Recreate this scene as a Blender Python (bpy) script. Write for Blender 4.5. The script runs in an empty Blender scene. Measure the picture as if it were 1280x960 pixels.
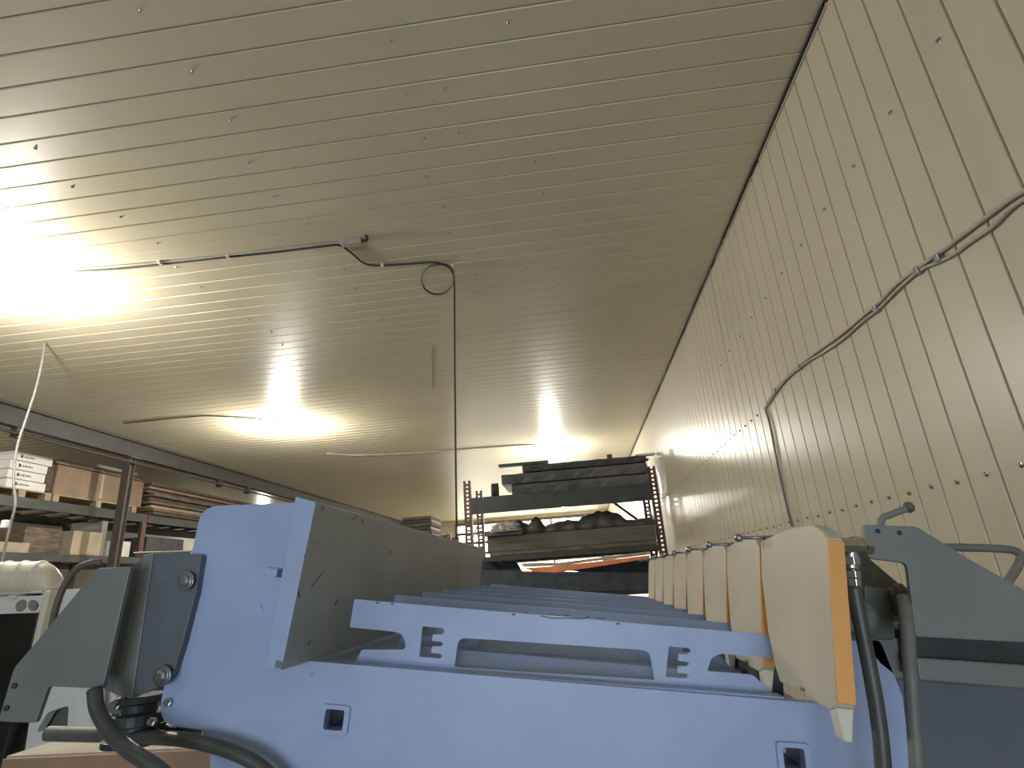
import bpy, bmesh, math, random
from mathutils import Vector, Matrix
from mathutils.geometry import tessellate_polygon
random.seed(7)
S = bpy.context.scene
COL = S.collection
# ------------------------------------------------------------------ camera
CZ = 1.6                                   # eye height above the floor
F = 700.0
_d = Vector((84, -238, -F)).normalized()
_z = Vector((-140, (F*F + 84*(-140))/238.0, -F)).normalized()
_z = (_z - _d*_z.dot(_d)).normalized()
_x = _d.cross(_z)
R = Matrix((_x, _d, _z))                   # camera space -> world
cam_d = bpy.data.cameras.new('camera')
cam = bpy.data.objects.new('camera', cam_d); COL.objects.link(cam)
cam_d.sensor_width = 36; cam_d.lens = F/1280*36; cam_d.clip_start = 0.02; cam_d.clip_end = 200
cam.matrix_world = Matrix.Translation((0, 0, CZ)) @ R.to_4x4()
S.camera = cam
S.view_settings.view_transform = 'Standard'; S.view_settings.look = 'None'
S.view_settings.gamma = 1; S.view_settings.use_curve_mapping = False
S.view_settings.exposure = 0.12
w = bpy.data.worlds.new('world'); S.world = w; w.use_nodes = True
w.node_tree.nodes['Background'].inputs[0].default_value = (0.9, 0.93, 1, 1)
w.node_tree.nodes['Background'].inputs[1].default_value = 1.0
LAMPS = [(-3.93, 7.2), (-0.27, 10.3), (-3.80, 2.95), (-.27, 15.2), (-.27, 18.8), (-8.9, 15.6), (-8.9, 5.4)]  # first three are seen; the others are unseen, added to brighten their areas
LAMP_W = [170, 115, 215, 100, 110, 130, 70]
BACK_FILLS = [(-3.2, -2.2)]  # added point fill behind the camera, without a fitting
BACK_W = [22]
DAY = 5.5
al = bpy.data.lights.new('added_area_fill', 'AREA'); al.shape = 'RECTANGLE'; al.size = 2.6; al.size_y = 1.9; al.energy = 138; al.color = (.72, .85, 1.0)  # added fill light for the machine front; no opening stands behind it
ao = bpy.data.objects.new('added_area_fill', al); COL.objects.link(ao); ao.location = (-.25, -4.85, 1.15); ao.rotation_euler = (math.radians(90), 0, 0)

CAMP = Vector((0, 0, CZ))
def ray(px, py): return R @ Vector((px-640, -(py-480), -F))
def onY(px, py, Y): r = ray(px, py); return CAMP + r*(Y/r.y)
def onX(px, py, X): r = ray(px, py); return CAMP + r*(X/r.x)
def onZ(px, py, Z): r = ray(px, py); return CAMP + r*((Z-CZ)/r.z)

# ------------------------------------------------------------------ materials
def mat(name, col, rough=.6, metal=0, var=.12, scale=6, col2=None, bump=0, bscale=40, chips=0, chipcol=(.05,.05,.06), emit=None, spec=.5, stretch=None):
    m = bpy.data.materials.new(name); m.use_nodes = True
    n = m.node_tree.nodes; l = m.node_tree.links; b = n['Principled BSDF']
    b.inputs['Roughness'].default_value = rough; b.inputs['Metallic'].default_value = metal
    b.inputs['Specular IOR Level'].default_value = spec
    tc = n.new('ShaderNodeTexCoord'); mp = n.new('ShaderNodeMapping'); l.new(tc.outputs['Object'], mp.inputs[0])
    if stretch: mp.inputs['Scale'].default_value = stretch
    ns = n.new('ShaderNodeTexNoise'); ns.inputs['Scale'].default_value = scale; ns.inputs['Detail'].default_value = 6
    l.new(mp.outputs[0], ns.inputs['Vector'])
    r = n.new('ShaderNodeValToRGB'); r.color_ramp.elements[0].position = .32; r.color_ramp.elements[1].position = .68
    c2 = col2 or tuple(max(0, c*(1-var*1.6)) for c in col)
    c1 = tuple(min(1, c*(1+var*.5)) for c in col)
    r.color_ramp.elements[0].color = (*c2, 1); r.color_ramp.elements[1].color = (*c1, 1)
    l.new(ns.outputs[0], r.inputs[0]); out = r.outputs[0]
    if chips:
        n2 = n.new('ShaderNodeTexNoise'); n2.inputs['Scale'].default_value = chips; n2.inputs['Detail'].default_value = 4
        l.new(tc.outputs['Object'], n2.inputs['Vector'])
        r2 = n.new('ShaderNodeValToRGB'); r2.color_ramp.elements[0].position = .71; r2.color_ramp.elements[1].position = .725
        l.new(n2.outputs[0], r2.inputs[0])
        mx = n.new('ShaderNodeMix'); mx.data_type = 'RGBA'; l.new(r2.outputs[0], mx.inputs[0]); l.new(out, mx.inputs[6])
        mx.inputs[7].default_value = (*chipcol, 1); out = mx.outputs[2]
    l.new(out, b.inputs['Base Color'])
    if bump:
        n3 = n.new('ShaderNodeTexNoise'); n3.inputs['Scale'].default_value = bscale; l.new(mp.outputs[0], n3.inputs['Vector'])
        bp = n.new('ShaderNodeBump'); bp.inputs['Strength'].default_value = bump; bp.inputs['Distance'].default_value = .01
        l.new(n3.outputs[0], bp.inputs['Height']); l.new(bp.outputs[0], b.inputs['Normal'])
    if emit:
        b.inputs['Emission Color'].default_value = (*emit[0], 1); b.inputs['Emission Strength'].default_value = emit[1]
    return m
M = {}
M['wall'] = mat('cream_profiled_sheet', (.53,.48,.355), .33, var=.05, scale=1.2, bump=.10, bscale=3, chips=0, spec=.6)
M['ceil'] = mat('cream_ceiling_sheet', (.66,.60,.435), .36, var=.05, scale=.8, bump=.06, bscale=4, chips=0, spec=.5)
M['gap'] = mat('dark_gap', (.05,.042,.032), .9)
M['trimsheet'] = mat('cream_edge_strip', (.50,.46,.36), .45)
M['concrete'] = mat('concrete', (.22,.21,.19), .85, var=.2)
M['annexwall'] = mat('annex_wall', (.30,.275,.23), .8, var=.15, scale=1.5)
M['farwall'] = mat('far_wall', (.55,.50,.36), .6)
M['blue'] = mat('blue_grey_paint', (.36,.445,.66), .42, var=.06, scale=5, bump=.03, bscale=120, chips=16, chipcol=(.22,.26,.35))
M['bluechip'] = mat('blue_paint_worn', (.36,.445,.66), .42, var=.08, scale=9, chips=40, chipcol=(.20,.24,.33))
M['apron'] = mat('apron_paint', (.34,.365,.375), .40, var=.10, scale=3, chips=22, chipcol=(.13,.11,.09), bump=.03, bscale=60)
M['grey'] = mat('grey_bracket_paint', (.19,.195,.19), .45, var=.08, scale=5)
M['grey2'] = mat('dark_blue_grey_paint', (.12,.14,.155), .45, var=.08, scale=5)
M['beige'] = mat('beige_paint', (.52,.48,.37), .48, var=.06, scale=6, bump=.03, bscale=80)
M['orange'] = mat('orange_paint', (.78,.36,.09), .45, var=.08, scale=8, chips=26, chipcol=(.45,.38,.25))
M['dark'] = mat('dark_steel', (.035,.037,.04), .5, var=.3, scale=12)
M['steel'] = mat('bright_steel', (.55,.56,.57), .22, 1.0, var=.1)
M['bolt'] = mat('zinc_bolt', (.35,.38,.40), .3, .9)
M['cast'] = mat('grey_green_casting', (.13,.14,.125), .5, var=.25, scale=14)
M['rubber'] = mat('black_rubber', (.07,.07,.066), .42, var=.2, scale=20)
M['hosegrey'] = mat('grey_hose', (.17,.165,.15), .5, var=.15, scale=20)
M['cable'] = mat('dark_cable', (.05,.048,.035), .55)
M['cablegrey'] = mat('grey_cable', (.44,.40,.32), .55)
M['white'] = mat('white_enamel', (.72,.72,.68), .35, var=.06, scale=4)
M['wtrim'] = mat('cream_plastic', (.72,.66,.52), .4, var=.05)
M['black'] = mat('black_panel', (.02,.018,.016), .35, var=.3)
M['wood'] = mat('pallet_wood', (.42,.32,.20), .8, var=.25, scale=8, stretch=(1,6,6))
M['dwood'] = mat('dark_boards', (.13,.095,.07), .85, var=.35, scale=7, stretch=(1,1,8))
M['dwood2'] = mat('brown_boards', (.20,.15,.11), .85, var=.35, scale=7, stretch=(1,1,8))
M['card'] = mat('cardboard', (.26,.185,.12), .85, var=.12, scale=4)
M['card2'] = mat('light_cardboard', (.42,.35,.25), .8, var=.12, scale=4)
M['greybox'] = mat('grey_carton', (.25,.235,.21), .8, var=.1)
M['wbox'] = mat('white_carton', (.75,.73,.68), .6, var=.05)
M['ink'] = mat('dark_print', (.06,.06,.06), .8)
M['rack'] = mat('brown_rack_steel', (.13,.06,.04), .5, var=.2, scale=10)
M['rackbeam'] = mat('dark_rack_beam', (.05,.055,.05), .5, var=.2, scale=6)
M['post'] = mat('brown_grey_post', (.105,.09,.075), .6, var=.15)
M['girder'] = mat('girder_paint', (.045,.042,.035), .6, var=.15)
M['tarp'] = mat('grey_tarp', (.09,.09,.085), .6, var=.3, scale=10, bump=.4, bscale=12)
M['plank'] = mat('grey_planks', (.15,.14,.115), .8, var=.2, scale=5, stretch=(.3,6,6))
M['bundle'] = mat('dark_wrapped_sheets', (.13,.13,.125), .45, var=.3, scale=3, bump=.2, bscale=10)
M['slate'] = mat('slate_blue_steel', (.055,.065,.085), .55, var=.3, scale=9)
M['orange2'] = mat('orange_red_beam', (.95,.33,.14), .5)
M['film'] = mat('crumpled_film', (.45,.40,.33), .35, var=.3, scale=20, bump=.5, bscale=30)
M['tan'] = mat('tan_board', (.50,.45,.35), .7, var=.15, scale=9)
M['pink'] = mat('reddish_board_edge', (.36,.22,.14), .7, var=.15)
M['lens'] = mat('lamp_lens', (.9,.9,.9), .4, emit=((1.0,.98,.92), 60))
M['lamphouse'] = mat('lamp_housing', (.85,.85,.83), .5)
M['day'] = mat('daylit_glazing', (.8,.8,.75), .5, emit=((1.0,.93,.74), DAY))

# ------------------------------------------------------------------ mesh helpers
def finish(name, bm, m, parent=None, bevel=0, smooth=False, seg=2):
    bmesh.ops.recalc_face_normals(bm, faces=bm.faces[:])
    me = bpy.data.meshes.new(name); bm.to_mesh(me); bm.free()
    if m: me.materials.append(m)
    o = bpy.data.objects.new(name, me); COL.objects.link(o)
    if smooth:
        for p in me.polygons: p.use_smooth = True
    if parent:
        o.parent = parent
        off = Vector(parent['_w']) if '_w' in parent else Vector()
        me.transform(Matrix.Translation(-off)); o['_w'] = list(off)
    if bevel:
        md = o.modifiers.new('bevel', 'BEVEL'); md.width = bevel; md.segments = seg; md.limit_method = 'ANGLE'; md.angle_limit = .6
    return o
def rebase(o):                             # put a single-mesh thing's origin at the foot of its bounding box
    xs = [v.co for v in o.data.vertices]
    c = Vector(((min(v.x for v in xs)+max(v.x for v in xs))/2, (min(v.y for v in xs)+max(v.y for v in xs))/2, min(v.z for v in xs)))
    o.data.transform(Matrix.Translation(-c)); o.location = c
def tag(o, label, cat, group=None, kind=None):
    o['label'] = label; o['category'] = cat
    if group: o['group'] = group
    if kind: o['kind'] = kind
    if o.type == 'MESH' and not o.parent and o.location.length == 0: rebase(o)
    return o
def thing(name, label, cat, loc=(0,0,0), group=None):
    o = bpy.data.objects.new(name, None); COL.objects.link(o); o.empty_display_size = .1
    o.location = loc; o['_w'] = list(loc); o['label'] = label; o['category'] = cat
    if group: o['group'] = group
    return o
def struct(o): o['kind'] = 'structure'; return o
def box(bm, lo, hi):
    lo = Vector(lo); hi = Vector(hi)
    vs = [bm.verts.new((x,y,z)) for x in (lo.x,hi.x) for y in (lo.y,hi.y) for z in (lo.z,hi.z)]
    for f in ((0,1,3,2),(4,6,7,5),(0,4,5,1),(2,3,7,6),(0,2,6,4),(1,5,7,3)): bm.faces.new([vs[i] for i in f])
    return bm
def hexa(bm, a, b):                        # 4 points + 4 points
    va = [bm.verts.new(p) for p in a]; vb = [bm.verts.new(p) for p in b]
    bm.faces.new(va); bm.faces.new(vb)
    for i in range(4): bm.faces.new((va[i], va[(i+1)%4], vb[(i+1)%4], vb[i]))
    return bm
def B(lo, hi): return box(bmesh.new(), lo, hi)
def prism(bm, pts, ext, holes=()):
    ext = Vector(ext); loops = [[Vector(p) for p in pts]] + [[Vector(p) for p in h] for h in holes]
    if holes:
        flat = [p for lp in loops for p in lp]
        v0 = [bm.verts.new(p) for p in flat]; v1 = [bm.verts.new(p+ext) for p in flat]
        for t in tessellate_polygon(loops):
            try: bm.faces.new([v0[i] for i in t]); bm.faces.new([v1[i] for i in t])
            except ValueError: pass
        k = 0
        for lp in loops:
            n = len(lp)
            for i in range(n):
                a, b_ = k+i, k+(i+1)%n
                bm.faces.new((v0[a], v0[b_], v1[b_], v1[a]))
            k += n
    else:
        v0 = [bm.verts.new(p) for p in loops[0]]; v1 = [bm.verts.new(p+ext) for p in loops[0]]
        bm.faces.new(v0); bm.faces.new(v1); n = len(v0)
        for i in range(n): bm.faces.new((v0[i], v0[(i+1)%n], v1[(i+1)%n], v1[i]))
    return bm
def P(pts, Y, ext, holes=()):              # outline taken off the photograph on the plane at distance Y, with its real thickness
    return prism(bmesh.new(), [onY(x, y, Y) for x, y in pts], ext, [[onY(x, y, Y) for x, y in h] for h in holes])
def catmull(p, n=8):
    p = [Vector(q) for q in p]; q = [p[0]*2-p[1]] + p + [p[-1]*2-p[-2]]; out = []
    for i in range(1, len(q)-2):
        for k in range(n):
            t = k/n; a, b, c, d = q[i-1], q[i], q[i+1], q[i+2]
            out.append(.5*((2*b)+(c-a)*t+(2*a-5*b+4*c-d)*t*t+(3*b-a-3*c+d)*t*t*t))
    out.append(p[-1]); return out
def tube(bm, pts, r, n=10, smooth=True, k=8):
    pts = catmull(pts, k) if smooth and len(pts) > 2 else [Vector(p) for p in pts]
    up = Vector((0,0,1)); rings = []
    t0 = (pts[1]-pts[0]).normalized()
    u = t0.cross(up) if abs(t0.dot(up)) < .95 else t0.cross(Vector((1,0,0)))
    u.normalize()
    for i, p in enumerate(pts):
        t = (pts[min(i+1, len(pts)-1)]-pts[max(i-1, 0)]).normalized()
        u = (u - t*u.dot(t)).normalized(); v = t.cross(u)
        rr = r(i/(len(pts)-1)) if callable(r) else r
        rings.append([bm.verts.new(p+(u*math.cos(a)+v*math.sin(a))*rr) for a in [2*math.pi*j/n for j in range(n)]])
    for a, b in zip(rings, rings[1:]):
        for j in range(n): bm.faces.new((a[j], a[(j+1)%n], b[(j+1)%n], b[j]))
    bm.faces.new(rings[0]); bm.faces.new(rings[-1]); return bm
def T(pts, r, n=10, smooth=True, k=8): return tube(bmesh.new(), pts, r, n, smooth, k)
def lathe(bm, base, axis, prof, n=20):     # prof: (distance along axis, radius)
    base = Vector(base); axis = Vector(axis).normalized()
    u = axis.cross(Vector((0,0,1)) if abs(axis.z) < .9 else Vector((1,0,0))).normalized(); v = axis.cross(u); rings = []
    for d, r in prof:
        rings.append([bm.verts.new(base+axis*d+(u*math.cos(a)+v*math.sin(a))*r) for a in [2*math.pi*j/n for j in range(n)]])
    for a, b in zip(rings, rings[1:]):
        for j in range(n): bm.faces.new((a[j], a[(j+1)%n], b[(j+1)%n], b[j]))
    bm.faces.new(rings[0]); bm.faces.new(rings[-1]); return bm
def roundpoly(pts, rad, n=5):              # round every corner (or those with a radius) of an image outline
    out = []; N = len(pts)
    for i, p in enumerate(pts):
        r = rad[i] if isinstance(rad, (list, tuple)) else rad
        p = Vector(p)
        if not r: out.append(tuple(p)); continue
        a = Vector(pts[i-1]); b = Vector(pts[(i+1)%N])
        da = (a-p); db = (b-p); ra = min(r, da.length*.49); rb = min(r, db.length*.49)
        s = p+da.normalized()*ra; e = p+db.normalized()*rb
        for k in range(n+1):
            t = k/n; out.append(tuple(s*(1-t)**2+p*2*t*(1-t)+e*t*t))
    return out

# ------------------------------------------------------------------ the hall
WX, CH = 1.30, CZ+2.26
YB, YF = -5.0, 22.0
def sheet(y0, y1, pitch, w_, dpt, fn):     # profiled sheet: narrow grooves across a flat; fn(y, depth) -> pair of ends
    bm = bmesh.new(); prev = None; y = y0; prof = []
    while y < y1:
        prof += [(y, 0), (y+pitch-w_, 0), (y+pitch-w_*.72, dpt), (y+pitch-w_*.28, dpt)]; y += pitch
    prof.append((y, 0))
    for yy, dd in prof:
        a, b = fn(yy, dd); va, vb = bm.verts.new(a), bm.verts.new(b)
        if prev: bm.faces.new((prev[0], prev[1], vb, va))
        prev = (va, vb)
    return bm
def solidify(o, t):
    md = o.modifiers.new('thick', 'SOLIDIFY'); md.thickness = t; md.offset = 0
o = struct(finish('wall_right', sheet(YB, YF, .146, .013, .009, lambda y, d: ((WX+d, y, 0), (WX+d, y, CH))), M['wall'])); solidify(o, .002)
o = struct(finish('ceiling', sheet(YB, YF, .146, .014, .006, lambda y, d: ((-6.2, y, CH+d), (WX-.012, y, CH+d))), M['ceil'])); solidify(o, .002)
struct(finish('floor', B((-12, YB, -.1), (WX+.1, YF+.3, 0)), M['concrete']))
struct(finish('wall_back', B((-12, YB-.1, 0), (WX+.1, YB, CH+1.6)), M['annexwall']))
struct(finish('wall_left', B((-10.6, YB, 0), (-10.5, YF, CH+1.6)), M['annexwall']))
# annex roof beyond the girder, rising to the left
o = struct(finish('ceiling_annex', sheet(YB, YF, .146, .014, .006, lambda y, d: ((-10.6, y, CH+.005+d), (-6.2, y, CH+.005+d))), M['ceil'])); solidify(o, .002)
# outer roof skin closes the hall
struct(finish('ceiling_outer', B((-10.6, YB, CH+.03), (WX+.1, YF+.3, CH+.12)), M['gap']))
struct(finish('wall_right_outer', B((WX+.03, YB, 0), (WX+.1, YF+.3, CH+.03)), M['gap']))
# far end wall with a daylit band of glazing
bm = bmesh.new()
box(bm, (-12, YF, 0), (-4.6, YF+.2, CH+1.6)); box(bm, (-4.6, YF, CH-.12), (WX+.1, YF+.2, CH+1.6)); box(bm, (-4.6, YF, 0), (WX+.1, YF+.2, .3))
box(bm, (1.0, YF, .3), (WX+.1, YF+.2, CH-.12))
struct(finish('wall_far', bm, M['farwall']))
gl = struct(finish('window_1', B((-4.6, YF+.08, .3), (1.0, YF+.12, CH-.12)), M['day']))
bm = bmesh.new()
for z in (.3, .95, 1.6, 2.15, 2.55, 2.95, 3.3, CH-.2): box(bm, (-4.6, YF-.03, z), (1.0, YF+.05, z+.10))
for x in (-4.6, -2.75, -.9, .93): box(bm, (x, YF-.02, .3), (x+.07, YF+.04, CH-.12))
struct(finish('window_frame', bm, M['dwood2'], gl))
# strip at the wall/ceiling joint: short overlapping lengths with a dark gap
bm = bmesh.new(); y = YB
while y < YF:
    L = random.choice((.55, .42, .7)); z = CH-.012-random.random()*.008
    box(bm, (WX-.016-random.random()*.006, y, z), (WX+.004, y+L-.02, z+.010)); y += L
struct(finish('trim_1', bm, M['gap']))
bm = bmesh.new(); y = YB+.2
while y < YF:
    L = random.choice((1.1, .8, 1.3)); box(bm, (WX-.010, y, CH-.030), (WX-.002, y+L-.15, CH-.022)); y += L
struct(finish('trim_2', bm, M['trimsheet']))
# rows of screws in the wall sheet: small, so one part
def screws(name, z, y0, y1, step):
    bm = bmesh.new(); y = y0
    while y < y1:
        lathe(bm, (WX-.001, y, z+random.uniform(-.004,.004)), (-1,0,0), [(0,.009),(.002,.009),(.003,.006),(.008,.006)], 8); y += step
    return struct(finish(name, bm, M['bolt'], smooth=False))
def ribgrid(y): return YB + .146*math.floor((y-YB)/.146) + .05
screws('trim_3', CZ+.213, ribgrid(1.3), 7.6, .146)
screws('trim_4', CZ+.935, ribgrid(3.9), 8.5, .146)
screws('trim_5', CZ+1.52, ribgrid(.9), 4.5, .292)
# screws and specks on the ceiling
bm = bmesh.new()
for yy in [ribgrid(.9)+.292*i for i in range(14)]:
    for x in (-.62, -1.55, -2.6, -.2+.3*math.sin(yy*5)):
        lathe(bm, (x+random.uniform(-.05,.05), yy, CH), (0,0,-1), [(0,.007),(.003,.007),(.007,.004)], 8)
struct(finish('trim_6', bm, M['bolt']))

# ------------------------------------------------------------------ girder and posts
g = thing('steel_girder', 'long dark steel girder running under the left edge of the ceiling', 'girder', (-6.27, 8, CH-.26))
bm = bmesh.new(); box(bm, (-6.30, YB+.05, CH-.245), (-6.20, YF-.05, CH-.235)); box(bm, (-6.27, YB+.05, CH-.235), (-6.23, YF-.05, CH-.012)); box(bm, (-6.32, YB+.05, CH-.03), (-6.18, YF-.05, CH-.004))
finish('web', bm, M['girder'], g)
for y in (5.55, 9.4, 10.3, 13.5):
    finish('hanger', B((-6.29, y, CH-.36), (-6.21, y+.08, CH-.245)), M['girder'], g, .004)
finish('conduit', T([(-6.17, y, CH-.33) for y in (YB+.1, YF-.1)], .018, 8, False), M['girder'], g)
for y, lb in ((7.34, 'brown steel post under the girder, in front of the pallet shelving'), (12.6, 'brown steel post under the girder beyond the blue end plate')):
    t = thing('support_post', lb, 'post', (-6.27, y, 0))
    bm = bmesh.new(); box(bm, (-6.325, y-.05, .012), (-6.215, y-.04, CH-.262)); box(bm, (-6.325, y+.04, .012), (-6.215, y+.05, CH-.262)); box(bm, (-6.28, y-.04, .012), (-6.26, y+.04, CH-.262))
    finish('shaft', bm, M['post'], t)
    finish('base_plate', B((-6.42, y-.14, 0), (-6.12, y+.14, .012)), M['post'], t)
    finish('head_plate', B((-6.37, y-.1, CH-.262), (-6.17, y+.1, CH-.248)), M['post'], t)

# ------------------------------------------------------------------ ceiling lamps
def lamp(x, y, watts, label):
    t = thing('ceiling_lamp', label, 'lamp', (x, y, CH-.17), 'round ceiling lamps')
    bm = bmesh.new(); lathe(bm, (x, y, CH), (0,0,-1), [(0,.05),(.015,.05),(.02,.07),(.040,.10),(.050,.105)], 24)
    finish('housing', bm, M['lamphouse'], t, smooth=True)
    bm = bmesh.new(); lathe(bm, (x, y, CH-.0505), (0,0,-1), [(0,.126),(.03,.135),(.075,.125),(.105,.09),(.120,.03)], 24)
    finish('lens', bm, M['lens'], t, smooth=True)
    ld = bpy.data.lights.new('lamp_light', 'POINT'); ld.energy = watts; ld.color = (1, .95, .86); ld.shadow_soft_size = .05
    lo = bpy.data.objects.new('lamp_light', ld); COL.objects.link(lo); lo.parent = t; lo.location = (0, 0, -.07)
for (x, y), wv, lb in zip(LAMPS, LAMP_W, ('bright lit lamp on the ceiling above the blue end plate', 'bright lit lamp on the ceiling behind the back storage rack', 'bright lit lamp at the left edge of the view', 'added unseen lamp behind the wrapped bundles of the back rack, nearer one', 'added unseen lamp near the far wall, behind the top tier of the back rack', 'added unseen lamp at the far end behind the left pallet shelving', 'added unseen lamp above the near end of the left pallet shelving')):
    lamp(x, y, wv, lb)
for (x, y), wv in zip(BACK_FILLS, BACK_W):
    ld = bpy.data.lights.new('added_point_fill', 'POINT'); ld.energy = wv; ld.color = (.80, .90, 1.0); ld.shadow_soft_size = .15  # added fill behind the view, not a lamp of the hall
    lo = bpy.data.objects.new('added_point_fill', ld); COL.objects.link(lo); lo.location = (x, y, CH-.5)

# ------------------------------------------------------------------ cables on the ceiling
ZC = CH-.010
def cz(px, py, dz=0): return onZ(px, py, ZC-dz)
bm = T([cz(88,337), cz(140,333), cz(220,326), cz(300,317), cz(380,307), cz(436,302)], .007)
tag(finish('ceiling_cable', bm, M['cablegrey'], smooth=True), 'grey cable running along the ceiling from the left lamp to the small junction box', 'cable')
hang = [cz(88,340), cz(160,335), cz(260,324), cz(340,316), cz(405,308), cz(425,307), cz(440,317), cz(455,329), cz(475,332), cz(510,330), cz(540,328)]
# loop of the same cable, lying just under the ceiling
c0 = cz(547, 349, .012); rx = (cz(567,349,.012)-c0).length; e1 = (cz(567,349,.012)-c0)/rx; e2 = (cz(547,329,.012)-c0); ry = e2.length; e2 /= ry
lp = [c0+e1*rx*math.cos(a)+e2*ry*math.sin(a)+Vector((0,0,-.012*k/14)) for k, a in enumerate([math.pi/2-2*math.pi*i/14 for i in range(15)])]
low = onY(571, 668, cz(568,345).y+.02)
top = cz(567, 340, .01)
path = hang + lp[1:] + [cz(558,331,.02), cz(565,337,.022), top+Vector((0,0,-.06))]
pw = [top+Vector((0,0,-.2)), top*.6+low*.4, low, Vector((low.x, low.y, .9))]
tag(finish('hanging_cable', tube(bmesh.new(), path+pw, .0075, 8, True, 6), M['cable'], smooth=True), 'black cable looped once on the ceiling, then hanging straight down behind the machine', 'cable')
t = thing('junction_box', 'small grey junction box where the ceiling cable turns', 'junction box', (*cz(440,301).xy, CH-.05))
q = cz(440,301)
finish('body', B((q.x-.075, q.y-.022, CH-.042), (q.x+.07, q.y+.022, CH)), M['cablegrey'], t, .006)
finish('gland', T([(q.x+.07, q.y, CH-.022), (q.x+.105, q.y-.005, CH-.022), (q.x+.115, q.y-.04, CH-.012)], .011), M['cable'], t, smooth=True)
# clips
for k, (px, py) in enumerate(((285,320), (478,331), (566,333), (200,328))):
    q = cz(px, py); finish('cable_clip', B((q.x-.010, q.y-.016, CH-.024), (q.x+.010, q.y+.016, CH)), M['wtrim'], None, .003)
    tag(bpy.context.scene.objects[-1] if False else COL.objects[-1], ['pale clip halfway along the ceiling cable, left of the junction box', 'small pale clip between the junction box and the cable loop', 'small pale clip above the loop of the hanging cable', 'small plastic clip on the ceiling cable nearest the left lamp'][k], 'cable clip', 'ceiling cable clips')
tag(finish('lamp_cable', T([cz(155,529), cz(185,526), cz(225,522), cz(265,520), cz(330,524), onZ(350,529,CH-.012)], .007), M['cable'], smooth=True), 'thin dark cable on the ceiling from the girder to the middle lamp', 'cable')
tag(finish('lamp_cable', T([cz(408,567), cz(450,569), cz(520,566), cz(600,560), cz(660,556), onZ(686,559,CH-.012)], .009), M['cablegrey'], smooth=True), 'thin cable on the ceiling leading to the lamp above the back rack', 'cable')
a = onZ(56, 428, CH-.004)
def atY(px, py, Y): return onY(px, py, Y)
t = thing('drop_cable', 'pale cable hanging at the left edge down past the white cartons', 'cable', (a.x, a.y, .7))
pts = [a, atY(53,450,a.y-.02), atY(45,485,a.y-.06), atY(33,522,a.y-.1), atY(21,560,a.y-.15), atY(17,600,a.y-.2), atY(19,630,a.y-.2), atY(12,660,a.y-.2), atY(3,700,a.y-.2), atY(-8,760,a.y-.2)]
finish('cord', T(pts, .009), M['hosegrey'], t, smooth=True)
q = atY(8, 655, a.y-.2); finish('connector', B((q.x-.03, q.y-.02, q.z-.03), (q.x+.012, q.y+.02, q.z+.03)), M['wbox'], t, .006)
tag(finish('ceiling_scratch', T([cz(540,432,-.008), cz(540.5,485,-.008)], .003, 6, False), M['cable']), 'short thin dark wire lying along the ceiling left of the hanging cable', 'wire')

# cables on the right wall
def cx(px, py, d=0): return onX(px, py, WX-.010-d)
w1 = [(1285,236),(1262,250),(1238,268),(1210,289),(1180,312),(1150,333),(1122,354),(1100,377),(1080,394),(1050,419),(1018,442),(990,465),(972,484),(958,505)]
tag(finish('wall_cable', T([cx(*p) for p in w1], .007), M['cablegrey'], smooth=True), 'upper of the two grey cables climbing diagonally across the right wall', 'cable')
w2 = [(1285,246),(1262,262),(1240,284),(1212,303),(1192,318),(1172,328),(1150,338),(1124,360),(1098,386),(1078,402),(1052,425),(1030,440),(1010,452),(985,472),(970,490),(956,511)]
tag(finish('wall_cable', T([cx(*p) for p in w2], .006), M['cablegrey'], smooth=True), 'lower sagging one of the two grey cables across the right wall', 'cable')
tag(finish('wall_cable', T([cx(*p) for p in [(956,509),(962,530),(968,560),(976,600),(984,635),(990,658)]], .006), M['hosegrey'], smooth=True), 'dark cable dropping down the right wall behind the front beige plate', 'cable')
for k, (px, py) in enumerate(((1174,322), (1096,386), (1148,338), (1000,459), (970,488))):
    q = cx(px, py); finish('cable_clip', B((WX-.022, q.y-.012, q.z-.014), (WX, q.y+.012, q.z+.014)), M['bolt'], None, .002)
    tag(COL.objects[-1], ['second clip from the right holding the cables on the right wall', 'clip at the bend of the cables, mid right wall', 'third clip from the right on the cables of the right wall', 'second clip from the lower end of the cables on the right wall', 'lowest clip of the cables on the right wall'][k], 'cable clip', 'wall cable clips')

# ------------------------------------------------------------------ the folding machine
MY = 1.36                                  # plane of the end plate
mc = thing('folding_machine', 'long blue-grey sheet metal folding machine with beige clamping plates', 'machine', (-.1, 2.6, 0))
# end plate with its two tall lobes and the throat between them
bot = 1500
ep = [(368,628),(290,628)]
outline = roundpoly([(300,631),(252,633),(199,888),(208,906),(262,914),(268,1200),(1180,1300),(1128,870),(1100,800),(1042,800),(1030,880),(370,825),(372,628)], [0,22,14,10,10,0,0,0,8,8,0,0,0])
def rp(x0,y0,x1,y1,sk,r=4): return roundpoly([(x0,y0),(x1,y0+(x1-x0)*.08),(x1+sk*(y1-y0),y1+(x1-x0)*.08),(x0+sk*(y1-y0),y1)], r, 3)
h1 = rp(407,886,431,912,-.14); h2 = rp(978,934,1005,962,.12)
epo = finish('end_plate', P(outline, MY, (0,.03,0), [h1, h2]), M['blue'], mc)
for h, rr in ((rp(402,880,438,918,-.14,6), h1), (rp(970,927,1013,967,.12,6), h2)):
    finish('socket_frame', P(h, MY-.008, (0,.0079,0), [rr]), M['blue'], epo, .002)
    bm = prism(bmesh.new(), [onY(x,y,MY+.03) for x,y in roundpoly([(p[0],p[1]) for p in h],0)], (0,.12,0), [[onY(x,y,MY+.03) for x,y in rr]])
    finish('socket_tube', bm, M['blue'], epo)
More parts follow.
